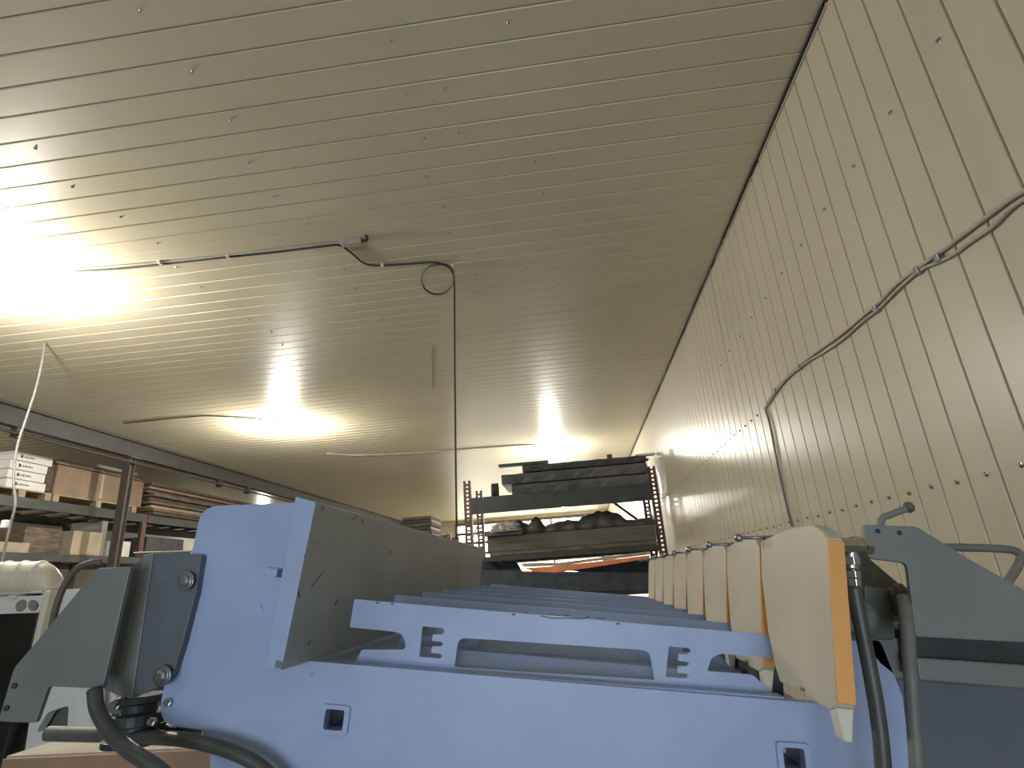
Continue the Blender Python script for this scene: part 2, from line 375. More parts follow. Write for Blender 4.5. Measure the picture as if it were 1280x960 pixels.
# bed under the throat
L0, L1 = onY(330,829,MY), onY(1029,887,MY)
finish('bed_plate', prism(bmesh.new(), [L0+Vector((0,.03,-.01)), L1+Vector((0,.03,-.01)), L1+Vector((0,.03,-.04)), L0+Vector((0,.03,-.04))], (0,2.25,0)), M['blue'], mc)
# back wall of the machine (seen through openings)
# ribs across the throat
RY = 1.42; PIT = .32
def rib_mesh():
    out = [(443,750),(700,770),(966,794),(985,890),(430,846),(437,838)]
    out = [(443,749),(966,794),(968,823),(900,817),(889,823),(884,839),(942,844),(956,858),(974,882),(440,838),(452,812),(505,812),(507,808),(505,796),(497,790),(437,784)]
    rnd = [2,0,2,6,4,2,4,4,0,0,0,4,2,8,10,2]
    slot = roundpoly([(573,797),(812,813),(818,850),(568,834)], [10,10,2,2], 4)
    e1 = [(528,783),(553,785),(556,789),(553,793),(541,793),(540,801),(551,802),(554,805),(551,808),(540,808),(539,816),(550,817),(553,820),(550,823),(524,821)]
    e2 = [(p[0]+308, p[1]+25) for p in e1]
    s3 = roundpoly([(890,822),(921,824),(926,850),(886,848)], [8,2,2,2], 4)
    return P(roundpoly(out, rnd, 4), RY, (0,.012,0), [slot, e1, e2])
rib = finish('cross_rib', rib_mesh(), M['bluechip'], mc)
# flange along the foot of the rib
a, b = onY(441,826,RY), onY(971,866,RY)
fl = finish('rib_flange', prism(bmesh.new(), [a, b, b-Vector((0,0,.006)), a-Vector((0,0,.006))], (0,-.045,0)), M['blue'], rib)
q0, q1, q2, q3 = onY(512,834,RY+.03), onY(872,864,RY+.03), onY(872,838,RY+.09), onY(512,807,RY+.09)
slp = finish('sloped_plate', hexa(bmesh.new(), [q0, q1, q2, q3], [v+Vector((0,.006,-.003)) for v in (q0, q1, q2, q3)]), M['blue'], rib)
def wear(pts, wd, th=.0006):
    bm = bmesh.new(); L = [onY(x, y, RY)-Vector((0,.0004,0)) for x, y in pts]
    for p, q in zip(L, L[1:]): hexa(bm, [p, q, q-Vector((0,0,wd)), p-Vector((0,0,wd))], [v-Vector((0,th,0)) for v in (p, q, q-Vector((0,0,wd)), p-Vector((0,0,wd)))])
    o = finish('worn_patch', bm, M['dark'], rib); o['label'] = 'dark patch of worn paint'
wear([(675,769),(690,772),(712,772),(728,773),(737,770)], .0022); wear([(684,767.5),(700,769)], .0012); wear([(705,768.2),(712,769)], .002); wear([(742,771.5),(757,773)], .0016)
wear([(470,752.5),(474,753)], .003); wear([(489,754),(492,754.2)], .003); wear([(640,767),(644,767.5)], .003); wear([(770,779),(775,779)], .0025); wear([(655,765.5),(660,766)], .002)

for k in range(1, 8):
    o = rib.copy(); COL.objects.link(o); o.parent = mc; o.location.y += k*PIT
    for src in (fl, slp):
        g2 = src.copy(); COL.objects.link(g2); g2.parent = o
# long apron plate on the left
AY = 1.24; AL = 2.38
at_, ab_ = onY(396,628,AY), onY(353,838,AY)
atl, abl = onY(371,621,AY), onY(333,834,AY)
ap = finish('apron_plate', prism(bmesh.new(), [at_, ab_, abl, atl], (0,AL,0)), M['apron'], mc, .002)
sw0, sw1 = L0 + Vector((.02,.05,-.02)), L0 + Vector((.0,.05,.10))
finish('gap_screen', prism(bmesh.new(), [sw0, sw1, sw1+Vector((-.01,0,0)), sw0+Vector((-.01,0,0))], (0,2.2,0)), M['blue'], mc)  # screen added behind the apron so the gap under it stays dark
# its near edge is blue painted
finish('edge_strip', prism(bmesh.new(), [at_, ab_+Vector((0,0,.0)), abl, atl], (0,-.006,0)), M['blue'], ap, .0015).parent = ap
finish('stop_tab', P([(331,709),(347,711),(345,722),(330,719)], AY+.004, (0,.05,0)), M['blue'], ap, .002)
finish('stop_tab', P([(345,826),(352,828),(351,836),(343,834)], AY-.012, (0,.006,0)), M['bolt'], ap)
# scratches on the apron face (real thin scrapes)
nrm = (ab_-at_).cross(Vector((0,1,0))).normalized()
if nrm.x < 0: nrm = -nrm
def apx(px, py):                           # point of the apron face under a pixel
    r_ = ray(px, py); den = r_.dot(nrm); return CAMP + r_*((at_-CAMP).dot(nrm)/den)
def scrape(pts, wd):
    bm = bmesh.new(); L = [apx(*p)+nrm*.0004 for p in pts]; up = (at_-ab_).normalized()
    for p, q in zip(L, L[1:]): hexa(bm, [p, q, q+up*wd, p+up*wd], [p+nrm*.0006, q+nrm*.0006, q+up*wd+nrm*.0006, p+up*wd+nrm*.0006])
    s = finish('scratch', bm, M['scr'], ap); s['label'] = 'brown scratch in the paint'; return s
M['scr'] = mat('scratch', (.09,.07,.055), .8)
scrape([(388,735),(396,725),(405,714)], .002); scrape([(372,741),(374,748)], .006); scrape([(418,757),(422,752)], .006); scrape([(379,698),(382,693)], .003)
scrape([(440,650),(446,646)], .002)
# beige clamping plates on the right
SY = 1.05
s_top, s_bot = onY(1033,672,SY), onY(1047,884,SY)
sd = (s_bot-s_top)
def sp(px, py, X=None):                    # point of the plate face (plane through s_top, s_bot and +Y)
    n_ = sd.cross(Vector((0,1,0))).normalized(); r_ = ray(px, py); return CAMP + r_*((s_top-CAMP).dot(n_)/r_.dot(n_))
sn = sd.cross(Vector((0,1,0))).normalized()
if sn.x < 0: sn = -sn
LF = .385; TH = .027
_u = sd.normalized()
SEGP = []
for px, py in ((1033,672),(1027,663),(1016,656),(1004,657),(985,661),(953,676),(954,720),(962,790),(967,815),(972,838),(977,854),(1000,864),(1001,860),(1007,863),(1009,873),(1037,888),(1047,884)):
    v = sp(px, py)-s_top; SEGP.append((v.dot(_u), v.y))
_mx = max(y for _, y in SEGP)
def seg_mesh(L, first):
    return prism(bmesh.new(), [s_top + _u*a + Vector((0, max(0, y)/_mx*L, 0)) for a, y in SEGP], sn*TH)
def seg_edge(L):
    u = sd.normalized(); H = sd.length
    a = s_top + u*.004; b = s_top + u*(H-.006)
    return prism(bmesh.new(), [a, b, b+sn*TH, a+sn*TH], (0,-.004,0))
def bolt_mesh(L):
    u = sd.normalized(); p = s_top - u*.020 + Vector((0, L-.02, 0)) + sn*.013
    bm = bmesh.new(); up = -u
    d = Vector((-1, 0, .05)).normalized()
    q0 = p - u*.004
    lathe(bm, q0+d*(-.03), d, [(0,.004),(.09,.004)], 8)
    lathe(bm, q0+d*.055, d, [(0,.004),(.003,.009),(.012,.010),(.018,.005)], 10)
    lathe(bm, p+u*.006, up, [(0,.008),(.012,.008)], 8)
    return bm
def foot_mesh(L):
    u = sd.normalized(); H = sd.length; a = s_top+u*(H-.004)+sn*.001+Vector((0,.006,0))
    prof = [a, a+sn*.026, a+sn*.020+u*.052, a+sn*.008+u*.052]
    return prism(bmesh.new(), prof, (0,.035,0))
GAP = .012
cuts = [SY]
seg0 = finish('clamping_plate', seg_mesh(LF-GAP, True), M['beige'], mc, .004)
finish('orange_edge', seg_edge(LF), M['orange'], seg0, .0015)['label'] = 'orange painted edge'
finish('clamp_bolt', bolt_mesh(LF), M['bolt'], seg0, smooth=True)
finish('foot', foot_mesh(LF), M['wtrim'], seg0, .002)
s1 = finish('clamping_plate', seg_mesh(PIT-GAP, False), M['beige'], mc, .004)
e1_ = finish('orange_edge', seg_edge(PIT), M['orange'], s1, .0015); e1_['label'] = 'orange painted edge'
kids = [e1_, finish('clamp_bolt', bolt_mesh(PIT), M['bolt'], s1, smooth=True), finish('foot', foot_mesh(PIT), M['wtrim'], s1, .002)]
s1.location.y += LF
for k in range(1, 7):
    o = s1.copy(); COL.objects.link(o); o.parent = mc; o.location.y = LF + k*PIT
    for c in kids:
        c2 = c.copy(); COL.objects.link(c2); c2.parent = o
# clamping beam behind the plates; made dark and deep to blacken the gap below
u_ = sd.normalized()
p0 = s_top + u_*.09 + sn*.030 + Vector((0,.45,0))
finish('clamping_beam', prism(bmesh.new(), [p0, p0+sn*.035, p0+sn*.035+u_*.24, p0+u_*.24], (0,2.2,0)), M['dark'], mc, .004)

# left bolted bracket
bl = finish('corner_bracket', P(roundpoly([(190,691),(252,693),(245,739),(228,805),(216,843),(203,857),(164,873),(176,780)], [2,3,0,0,4,4,2,0]), MY-.022, (0,.021,0)), M['grey2'], mc, .003)
finish('flange', P([(179,694),(192,691),(165,873),(141,868)], MY-.026, (0,.024,0)), M['grey'], bl, .002)
finish('web_plate', P([(162,709),(181,698),(148,869),(128,861)], MY-.015, (0,.012,0)), M['grey2'], bl, .001)
for px, py in ((232,726),(203,845)):
    bm = bmesh.new(); q = onY(px, py, MY-.035); lathe(bm, q, (0,-1,0), [(0,.022),(.003,.022),(.0035,.014),(.010,.014),(.014,.008)], 16)
    finish('bolt', bm, M['bolt'], bl, smooth=False, bevel=.001)
finish('cover_rail', P([(165,690),(240,688),(240,694),(170,698)], MY+.05, (0,.5,0)), M['steel'], mc, .004)
def side_bracket(pts, Y, rad): return finish('side_bracket', P(roundpoly(pts, rad), Y, (0,.012,0)), M['grey'], mc, .002)
sb = side_bracket([(122,710),(163,709),(128,861),(60,858),(44,904),(-3,902),(17,835),(42,806),(70,772)], MY-.10, [3,3,2,6,4,4,6,10,0])
for px, py in ((19,857),(9,885)):
    bm = bmesh.new(); lathe(bm, onY(px,py,MY-.10), (0,-1,0), [(0,.006),(.004,.006),(.006,.003)], 10); finish('screw', bm, M['dark'], sb)
finish('handle', T([onY(64,790,MY-.07), onY(70,760,MY-.07), onY(80,733,MY-.07), onY(94,713,MY-.07), onY(112,704,MY-.07), onY(128,703,MY-.06)], .0075), M['post'], sb, smooth=True)
# right bracket
BY = 1.18
rb = side_bracket([(1079,656),(1146,658),(1212,699),(1330,765),(1330,806),(1145,796),(1134,704),(1085,698)], BY, [3,4,0,0,0,3,8,8])
for px, py in ((1097,664),(1124,666)):
    bm = bmesh.new(); lathe(bm, onY(px,py,BY), (0,-1,0), [(0,.0045),(.002,.0045),(.003,.003)], 10); finish('screw', bm, M['dark'], rb)
finish('handle', T([onY(1178,684,BY+.02), onY(1225,685,BY+.02), onY(1262,687,BY+.02), onY(1275,694,BY+.02), onY(1272,708,BY+.02), onY(1258,730,BY+.02)], .0075, 12), M['hosegrey'], rb, smooth=True)
lv = finish('lever', T([onY(1099,660,BY+.02), onY(1103,648,BY+.02), onY(1114,643,BY+.02), onY(1138,634,BY+.02)], .0065, 12), M['grey'], rb, smooth=True)
bm = bmesh.new(); lathe(bm, onY(1136,634,BY+.02), Vector((1,0,.15)), [(-.010,.003),(-.006,.009),(0,.0115),(.006,.009),(.010,.003)], 14); finish('knob', bm, M['cast'], rb, smooth=True)
# channel and lower panels on the right
finish('side_channel', P([(1146,822),(1290,832),(1290,862),(1150,850)], 1.28, (0,.06,0)), M['grey'], mc, .003)
finish('side_panel', P([(1108,848),(1300,862),(1330,1300),(1150,1290)], 1.40, (0,.012,0)), M['grey2'], mc, .002)
finish('guard_plate', P([(1075,800),(1146,796),(1150,850),(1120,846),(1100,830)], 1.36, (0,.010,0)), M['grey'], mc, .002)
finish('guard_plate', P([(1040,690),(1075,688),(1134,738),(1142,812),(1052,812)], 1.46, (0,.01,0)), M['cast'], mc, .002)
finish('gap_backing', P([(1140,790),(1300,800),(1300,842),(1144,826)], 1.30, (0,.10,0)), M['dark'], mc, .002)  # dark plate added to make the gap between bracket and channel black
# hydraulic group
vb = finish('valve_block', P(roundpoly([(1080,732),(1116,738),(1120,800),(1086,800)], 5), 1.30, (0,.09,0)), M['cast'], mc, .004)
bm = bmesh.new(); lathe(bm, onY(1112,752,1.31), (1,-.2,0), [(0,.028),(.012,.028),(.013,.034),(.03,.034),(.032,.026),(.05,.024)], 20); finish('port_cap', bm, M['cast'], vb, smooth=False, bevel=.002)
bm = bmesh.new(); lathe(bm, onY(1060,770,1.33), (0,-1,0), [(0,.045),(.03,.045),(.035,.036),(.06,.034),(.062,.02),(.08,.02)], 24); finish('cylinder', bm, M['cast'], mc, .002)
finish('mounting_lug', P(roundpoly([(1036,670),(1056,672),(1058,698),(1038,698)], 3), 1.22, (0,.03,0)), M['grey'], mc, .002)
bm = bmesh.new(); lathe(bm, onY(1046,678,1.22), (0,-1,0), [(0,.005),(.003,.005),(.004,.003)], 8); finish('screw', bm, M['dark'], mc)
fq = onY(1063,690,1.12)
hf = finish('hose_fitting', T([onY(1078,680,1.13), onY(1066,680,1.12), onY(1063,690,1.12), onY(1064,712,1.12)], .013, 14), M['steel'], mc, smooth=True)
a_, b_ = onY(1062,696,1.12), onY(1068,737,1.12)
bm = bmesh.new(); lathe(bm, a_, b_-a_, [(0,.016),(.014,.016),(.015,.010),(.022,.010),(.024,.014),(.036,.014),(.037,.0125),(.07,.0125)], 6); finish('swivel_nut', bm, M['steel'], hf, .001)
a_ = onY(1058,682,1.115); bm = bmesh.new(); lathe(bm, a_, (1,.1,-.1), [(-.012,.015),(.012,.015),(.014,.012),(.03,.012),(.032,.016),(.042,.016)], 6); finish('elbow_nut', bm, M['steel'], hf, .001)
finish('hydraulic_hose', T([onY(1067,732,1.12), onY(1075,775,1.12), onY(1088,840,1.12), onY(1098,900,1.12), onY(1104,960,1.12), onY(1108,1060,1.13)], .0125, 14), M['rubber'], mc, smooth=True)['label'] = 'black hydraulic hose'
finish('hydraulic_hose', T([onY(1130,746,1.20), onY(1133,775,1.18), onY(1138,840,1.16), onY(1142,900,1.16), onY(1146,960,1.16), onY(1150,1060,1.16)], .0115, 14), M['hosegrey'], mc, smooth=True)['label'] = 'grey hydraulic hose'
bm = bmesh.new(); lathe(bm, onY(1118,782,1.19), (1,0,-.05), [(0,.006),(.02,.006),(.021,.010),(.032,.010)], 8); finish('bleed_screw', bm, M['bolt'], mc)
# lower left: shaft, coupling, hose
finish('drive_shaft', T([onY(60,917,MY+.1), onY(262,921,MY+.1)], .017, 16, False), M['cast'], mc, smooth=True)
bm = bmesh.new(); a_ = onY(178,868,MY+.03); lathe(bm, a_, (0,0,-1), [(0,.05),(.015,.05),(.017,.038),(.035,.038),(.037,.062),(.06,.062),(.062,.045),(.085,.045),(.086,.07),(.10,.07)], 24); finish('coupling', bm, M['dark'], mc, .002)
for px, py in ((148,882),(160,872),(166,905),(192,902),(212,878)):
    bm = bmesh.new(); lathe(bm, onY(px,py,MY+.0), (0,-1,.2), [(0,.010),(.008,.010),(.009,.006),(.016,.006)], 6); finish('nut', bm, M['bolt'], mc)
finish('pipe_elbow', T([onY(140,880,MY+.02), onY(150,890,MY+.02), onY(160,900,MY+.02), onY(166,915,MY+.03)], .013, 12), M['cast'], mc, smooth=True)
finish('base_rail', P([(196,905),(255,912),(252,925),(200,918)], MY+.02, (0,.1,0)), M['steel'], mc, .003)
finish('drain_hose', T([onY(118,862,MY-.12), onY(122,888,MY-.13), onY(140,918,MY-.15), onY(165,940,MY-.17), onY(195,960,MY-.18), onY(240,1000,MY-.18)], .0145, 14), M['rubber'], mc, smooth=True)['label'] = 'dark thick hose curving down'
finish('drain_hose', T([onY(150,925,MY+.0), onY(190,922,MY-.02), onY(240,926,MY-.05), onY(290,940,MY-.06), onY(330,962,MY-.06), onY(370,1010,MY-.06)], .0145, 14), M['rubber'], mc, smooth=True)['label'] = 'dark thick hose across the foot of the end plate'
# legs so the machine stands on the floor
for px in (280, 1000):
    q = onY(px, 900, MY+.06); finish('leg', B((q.x-.08, MY+.05, 0), (q.x+.08, MY+.2, 1.15)), M['blue'], mc, .004)
    finish('leg', B((q.x-.08, 3.6, 0), (q.x+.08, 3.75, 1.15)), M['blue'], mc, .004)

# ------------------------------------------------------------------ white machine and board, lower left
WY = 2.3
wm = thing('white_cabinet_machine', 'white enamelled machine with a ribbed round cover and black panel at lower left', 'machine', (-2.3, 2.7, 0))
A = lambda px, py, Y=WY: onY(px, py, Y)
finish('door_panel', P(roundpoly([(62,738),(140,733),(150,1010),(20,1010)], 3), WY+.06, (0,.04,0), [roundpoly([(60,890),(86,882),(84,912),(45,915)], 5)]), M['white'], wm, .004)
finish('door_panel', P([(96,862),(125,860),(120,1010),(86,1010)], WY+.0, (0,.03,0)), M['white'], wm, .004)
finish('front_panel', P([(-120,742),(55,740),(48,766),(-120,772)], WY, (0,.05,0), [[(41+7*math.cos(a), 757+7*math.sin(a)) for a in [i*math.pi/8 for i in range(16)]]]), M['white'], wm, .003)
q = A(27,757); bm = bmesh.new(); lathe(bm, q, (0,-1,0), [(0,.024),(.004,.024),(.008,.018)], 16); finish('button', bm, M['greybox'], wm)
q = A(20,747); finish('catch', P([(12,744),(24,743),(20,750),(15,750)], WY, (0,-.01,0)), M['wtrim'], wm, .002)
finish('black_panel', P([(-120,768),(48,765),(30,850),(0,960),(-120,960)], WY+.01, (0,.04,0)), M['black'], wm, .003)
finish('corner_post', P([(55,738),(63,738),(36,850),(30,850)], WY-.01, (0,.05,0)), M['wtrim'], wm, .003)
# ribbed round cover
c1, c2 = A(-60,741), A(56,739); Lc = (c2-c1).length
hgt = (A(0,705)-A(0,741)).length
bm = bmesh.new(); dirx = (c2-c1).normalized(); rings = []
def cover_h(t):
    e = 1-max(0, (t-.72)/.28)**2.4
    return hgt*max(.02, e)**.5*(1+.05*max(0,math.sin(t*34))**3)
N = 70
for i in range(N+1):
    t = i/N; h_ = cover_h(t); ring = []
    for j in range(13):
        a = math.pi*j/12; ring.append(bm.verts.new(c1+dirx*Lc*t+Vector((0, .06-.06*math.cos(a)*(.5+.5*h_/hgt), h_*math.sin(a)**.7+.002))))
    rings.append(ring)
for a, b in zip(rings, rings[1:]):
    for j in range(12): bm.faces.new((a[j], a[j+1], b[j+1], b[j]))
    bm.faces.new((a[0], b[0], b[12], a[12]))
bm.faces.new(rings[0]); bm.faces.new(rings[-1])
finish('round_cover', bm, M['wtrim'], wm, smooth=True)
finish('top_deck', prism(bmesh.new(), [A(-120,746), A(63,741), A(63,744), A(-120,750)], (0,.45,0)), M['white'], wm)
finish('body', B((A(-100,900).x, WY+.12, 0), (A(100,800).x, WY+.6, A(0,748).z)), M['cast'], wm, .01)  # coloured dark so the inside behind the door opening looks dark
bq = thing('board', 'tan board with a reddish front edge at the bottom left, below the side bracket', 'board', onY(80,950,1.62))
bt = [onY(10,948,1.55), onY(182,962,1.55)]
pz = bt[0].z
def slab(x0, x1, y0, y1, z0, z1): return B((x0,y0,z0),(x1,y1,z1))
pa, pb = onY(8,945,1.62), onY(205,955,1.62)
finish('top_face', slab(pa.x, -1.0, 1.62, 2.05, pa.z-.02, pa.z), M['tan'], bq, .002)
finish('front_edge', slab(pa.x+.005, -1.005, 1.605, 1.62, pa.z-.10, pa.z-.004), M['pink'], bq, .002)
finish('support', slab(pa.x+.1, -1.2, 1.66, 2.0, 0, pa.z-.02), M['dwood2'], bq)

# ------------------------------------------------------------------ back rack
def upright(bm, x, y, z1, w_=.11, d_=.08):
    # perforated channel: two side strips with bridges between holes
    box(bm, (x-w_/2, y, 0), (x-w_/2+.038, y+.004, z1)); box(bm, (x+w_/2-.038, y, 0), (x+w_/2, y+.004, z1))
    z = 0.0
    while z < z1-.03:
        box(bm, (x-w_/2+.038, y, z), (x+w_/2-.038, y+.004, z+.03)); z += .06
    box(bm, (x-w_/2, y+.004, 0), (x-w_/2+.004, y+d_, z1)); box(bm, (x+w_/2-.004, y+.004, 0), (x+w_/2, y+d_, z1))
RYb = 8.2; DR = 1.05
pr = thing('pallet_rack', 'brown pallet rack across the far end behind the folding machine', 'rack', (-.1, RYb+.5, 0))
XL, XR = onY(585,640,RYb).x, 1.20
ztop = onY(583,601,RYb).z
for x in (XL, XR-.02):
    for y in (RYb, RYb+DR):
        bm = bmesh.new(); upright(bm, x, y, ztop if x < 0 else ztop-.02); finish('upright', bm, M['rack'], pr)
    bm = bmesh.new(); z = .3; s = 1
    while z < ztop-.5:
        tube(bm, [(x, RYb+.04, z), (x, RYb+DR-.0, z+.45)] if s > 0 else [(x, RYb+DR, z), (x, RYb+.04, z+.45)], .012, 6, False); z += .45; s = -s
    finish('brace', bm, M['rack'], pr)
tiers = [onY(700,633,RYb).z, onY(700,696,RYb).z, CZ-.45]
def zt(py, px=720): return onY(px, py, RYb).z
Zs = [(zt(612), .235), (zt(688), .07), (zt(738), .10)]
for z, h in Zs:
    for y in (RYb-.03, RYb+DR+.01):
        finish('shelf_beam', B((XL+.05, y, z-min(h, .09 if y > RYb+.5 else 1)), (XR-.07, y+.04, z)), M['rackbeam'], pr, .004)
    bm = bmesh.new()
    for k in range(7): box(bm, (XL+.15+k*.38, RYb+.011, z-.03), (XL+.25+k*.38, RYb+DR+.009, z-.001))
    finish('shelf_slats', bm, M['dwood'], pr)
finish('diagonal_stay', T([onY(745,612,RYb+DR+.06), onY(800,652,RYb+DR+.06)], .02, 8, False), M['rackbeam'], pr)
# ---- on the top tier: wrapped sheet bundles
zT = Zs[0][0]
def xr(px, py=610): return onY(px, py, RYb).x
y0 = RYb-.05
bun = [((640,0),(826,0),.0,.15,'bundle','long dark wrapped bundle lying on the top tier of the back rack, lowest of three'),
       ((628,0),(832,0),.15,.31,'bundle','long dark wrapped bundle in the middle of the stack on the back rack'),
       ((655,0),(818,0),.31,.42,'tarp','dark flat bundle on the very top of the back rack')]
for k, (a_, b_, z0, z1, mm, lb) in enumerate(bun):
    x0, x1 = xr(a_[0]), min(xr(b_[0]), XR-.08); bm = bmesh.new(); n = 24; rings = []
    for i in range(n+1):
        x = x0+(x1-x0)*i/n; j = .008*math.sin(i*1.7+k)+random.uniform(-.006,.006)
        zz0, zz1 = zT+z0+.002+(.004 if k else 0), zT+z1-.004+j*.3
        rings.append([bm.verts.new(v) for v in ((x,y0+.02,zz0),(x,y0-.01+j,(zz0+zz1)/2),(x,y0+.02,zz1-.01),(x,y0+.08,zz1),(x,y0+.85,zz1),(x,y0+.92,zz1-.02),(x,y0+.9,zz0))])
    for a, b in zip(rings, rings[1:]):
        for q in range(7): bm.faces.new((a[q], a[(q+1)%7], b[(q+1)%7], b[q]))
    bm.faces.new(rings[0]); bm.faces.new(rings[-1])
    tag(finish('wrapped_bundle', bm, M[mm]), lb, 'bundle', 'wrapped bundles on the top tier')
t = thing('steel_channel', 'light edged steel channel sticking out left on top of the back rack', 'channel', (xr(640), y0+.2, zT+.42))
bm = bmesh.new(); box(bm, (xr(625), y0+.03, zT+.422), (xr(688), y0+.13, zT+.426)); box(bm, (xr(625), y0+.03, zT+.426), (xr(688), y0+.034, zT+.46)); box(bm, (xr(625), y0+.126, zT+.426), (xr(688), y0+.13, zT+.46))
finish('profile', bm, M['rackbeam'], t)
tag(finish('steel_channel', B((xr(800), y0+.1, zT+.422), (xr(832)-.06, y0+.2, zT+.45)), M['wbox'], bevel=.004), 'short pale bar on top of the back rack at its right end', 'bar')
tag(finish('small_block', B((xr(765), y0+.3, zT+.422), (xr(772), y0+.36, zT+.52)), M['dwood'], bevel=.004), 'small dark block standing on top of the back rack', 'block')
tag(finish('long_board', B((xr(786), y0+.5, zT+.422), (xr(822), y0+.62, zT+.45)), M['dwood'], bevel=.004), 'dark thin board lying on top of the back rack near the wall', 'board')
bm = bmesh.new(); q = Vector((xr(620), y0+.1, zT+.20)); lathe(bm, q+Vector((-.0,0,0)), (1,0,0), [(-.055,.10),(-.05,.115),(.05,.115),(.052,.06),(.054,.06)], 22)
# roll hangs out at the left end, resting on a stub of shelf
bm.free()
bm = bmesh.new(); lathe(bm, (xr(612), y0+.25, zT+.112), (1,.25,0), [(0,.035),(.001,.11),(.10,.11),(.101,.035)], 24)
tag(finish('roll', bm, M['rackbeam'], smooth=False, bevel=.003), 'small dark roll at the left end of the top tier of the back rack', 'roll')
# ---- middle tier: plank stack, dark heap, film
zM = Zs[1][0]
for k, (za, zb, x0, x1, mm, lb) in enumerate(((zM+.002, zt(683), 608, 828, 'dwood2', 'brown bottom plank on the middle tier of the back rack'), (zt(683)+.003, zt(663), 606, 826, 'plank', 'thick grey plank under the dark heap on the back rack'))):
    tag(finish('plank', B((xr(x0), y0+.02, za), (min(xr(x1), XR-.09), y0+.9, zb)), M[mm], bevel=.006), lb, 'plank', 'planks on the middle tier')
tag(finish('plank', B((xr(604), y0-.06, zt(663)+.003), (xr(650), y0+.04, zt(659))), M['plank'], bevel=.003), 'thin loose plank at the left under the dark heap on the back rack', 'plank', 'planks on the middle tier')
prof = [(603,660),(622,655),(632,644),(645,641),(656,648),(660,641),(664,638),(670,641),(676,650),(690,647),(705,645),(720,647),(724,642),(735,640),(745,637),(760,638),(772,643),(780,651),(795,651),(810,650),(822,655),(827,660)]
zb = zt(663)+.004
bm = bmesh.new(); NX, NY = 90, 14; gr = []
for i in range(NX+1):
    px = 606+(827-606)*i/NX
    for a_, b_ in zip(prof, prof[1:]):
        if a_[0] <= px <= b_[0]: py = a_[1]+(b_[1]-a_[1])*(px-a_[0])/(b_[0]-a_[0]); break
    h_ = max(.02, (zt(py, px)-zt(661, px))*1.02); row = []
    for j in range(NY+1):
        t_ = j/NY; env = math.sin(math.pi*min(1, max(0, .04+t_*.92)))**.55
        z_ = zb+max(0, h_*env*(1+.07*math.sin(i*.9+j*1.3)*math.cos(j*.8-i*.3)))
        row.append(bm.verts.new((min(xr(px), XR-.08), y0+.05+t_*.75+.015*math.sin(i*.7), z_)))
    gr.append(row)
for i in range(NX):
    for j in range(NY): bm.faces.new((gr[i][j], gr[i+1][j], gr[i+1][j+1], gr[i][j+1]))
edge = [gr[i][0] for i in range(NX+1)] + [gr[NX][j] for j in range(1, NY+1)] + [gr[i][NY] for i in range(NX-1, -1, -1)] + [gr[0][j] for j in range(NY-1, 0, -1)]
low_ = [bm.verts.new((v.co.x, v.co.y, zb-.001)) for v in edge]; n = len(edge)
for i in range(n): bm.faces.new((edge[i], edge[(i+1)%n], low_[(i+1)%n], low_[i]))
bm.faces.new(low_)
tag(finish('tarpaulin_heap', bm, M['tarp'], smooth=True), 'lumpy dark grey heap of tarpaulin on the middle tier of the back rack', 'tarpaulin')
bm = bmesh.new(); bmesh.ops.create_icosphere(bm, subdivisions=4, radius=1)
for v in bm.verts:
    nn = 1+.22*math.sin(v.co.x*9+v.co.z*7)*math.cos(v.co.y*8)+random.uniform(-.06,.06); v.co = v.co*nn
    v.co = Vector((v.co.x*.20, v.co.y*.10, max(-.35, v.co.z)*.10))
bmesh.ops.translate(bm, verts=bm.verts, vec=(xr(630), y0-.06, zt(659)+.0375))
tag(finish('plastic_film', bm, M['film']), 'crumpled pale plastic film at the left end of the back rack', 'plastic film')
# ---- bottom tier: orange beam, slate blue beams
zL = Zs[2][0]
def slopebox(pts, Y, dep): return P(pts, Y, (0,dep,0))
tag(finish('steel_beam', slopebox([(600,713),(814,716),(814,740),(598,737)], RYb-.05, .30), M['slate'], bevel=.006), 'dark slate blue beam lying lowest on the back rack, level', 'beam', 'long beams on the lower tier')
tag(finish('steel_beam', slopebox([(690,712),(812,697),(812,718),(745,716)], RYb+.30, .14), M['slate'], bevel=.006), 'dark beam rising to the right behind the lowest slate blue one', 'beam', 'long beams on the lower tier')
tag(finish('steel_beam', slopebox([(598,700),(645,702),(652,714),(598,714)], RYb+.30, .14), M['slate'], bevel=.006), 'short dark beam stub at the left of the lower tier', 'beam', 'long beams on the lower tier')
tag(finish('orange_beam', slopebox([(655,710),(700,707),(812,694),(812,698),(735,710),(695,716),(668,715)], RYb-.05, .06), M['orange2'], bevel=.003), 'bright orange beam slanting across the lower tier of the back rack', 'beam')
tag(finish('plank', slopebox([(650,704),(700,703),(812,689),(812,693),(700,707),(655,709)], RYb-.05, .06), M['tan'], bevel=.003), 'thin pale plank lying right above the orange beam on the back rack', 'plank')
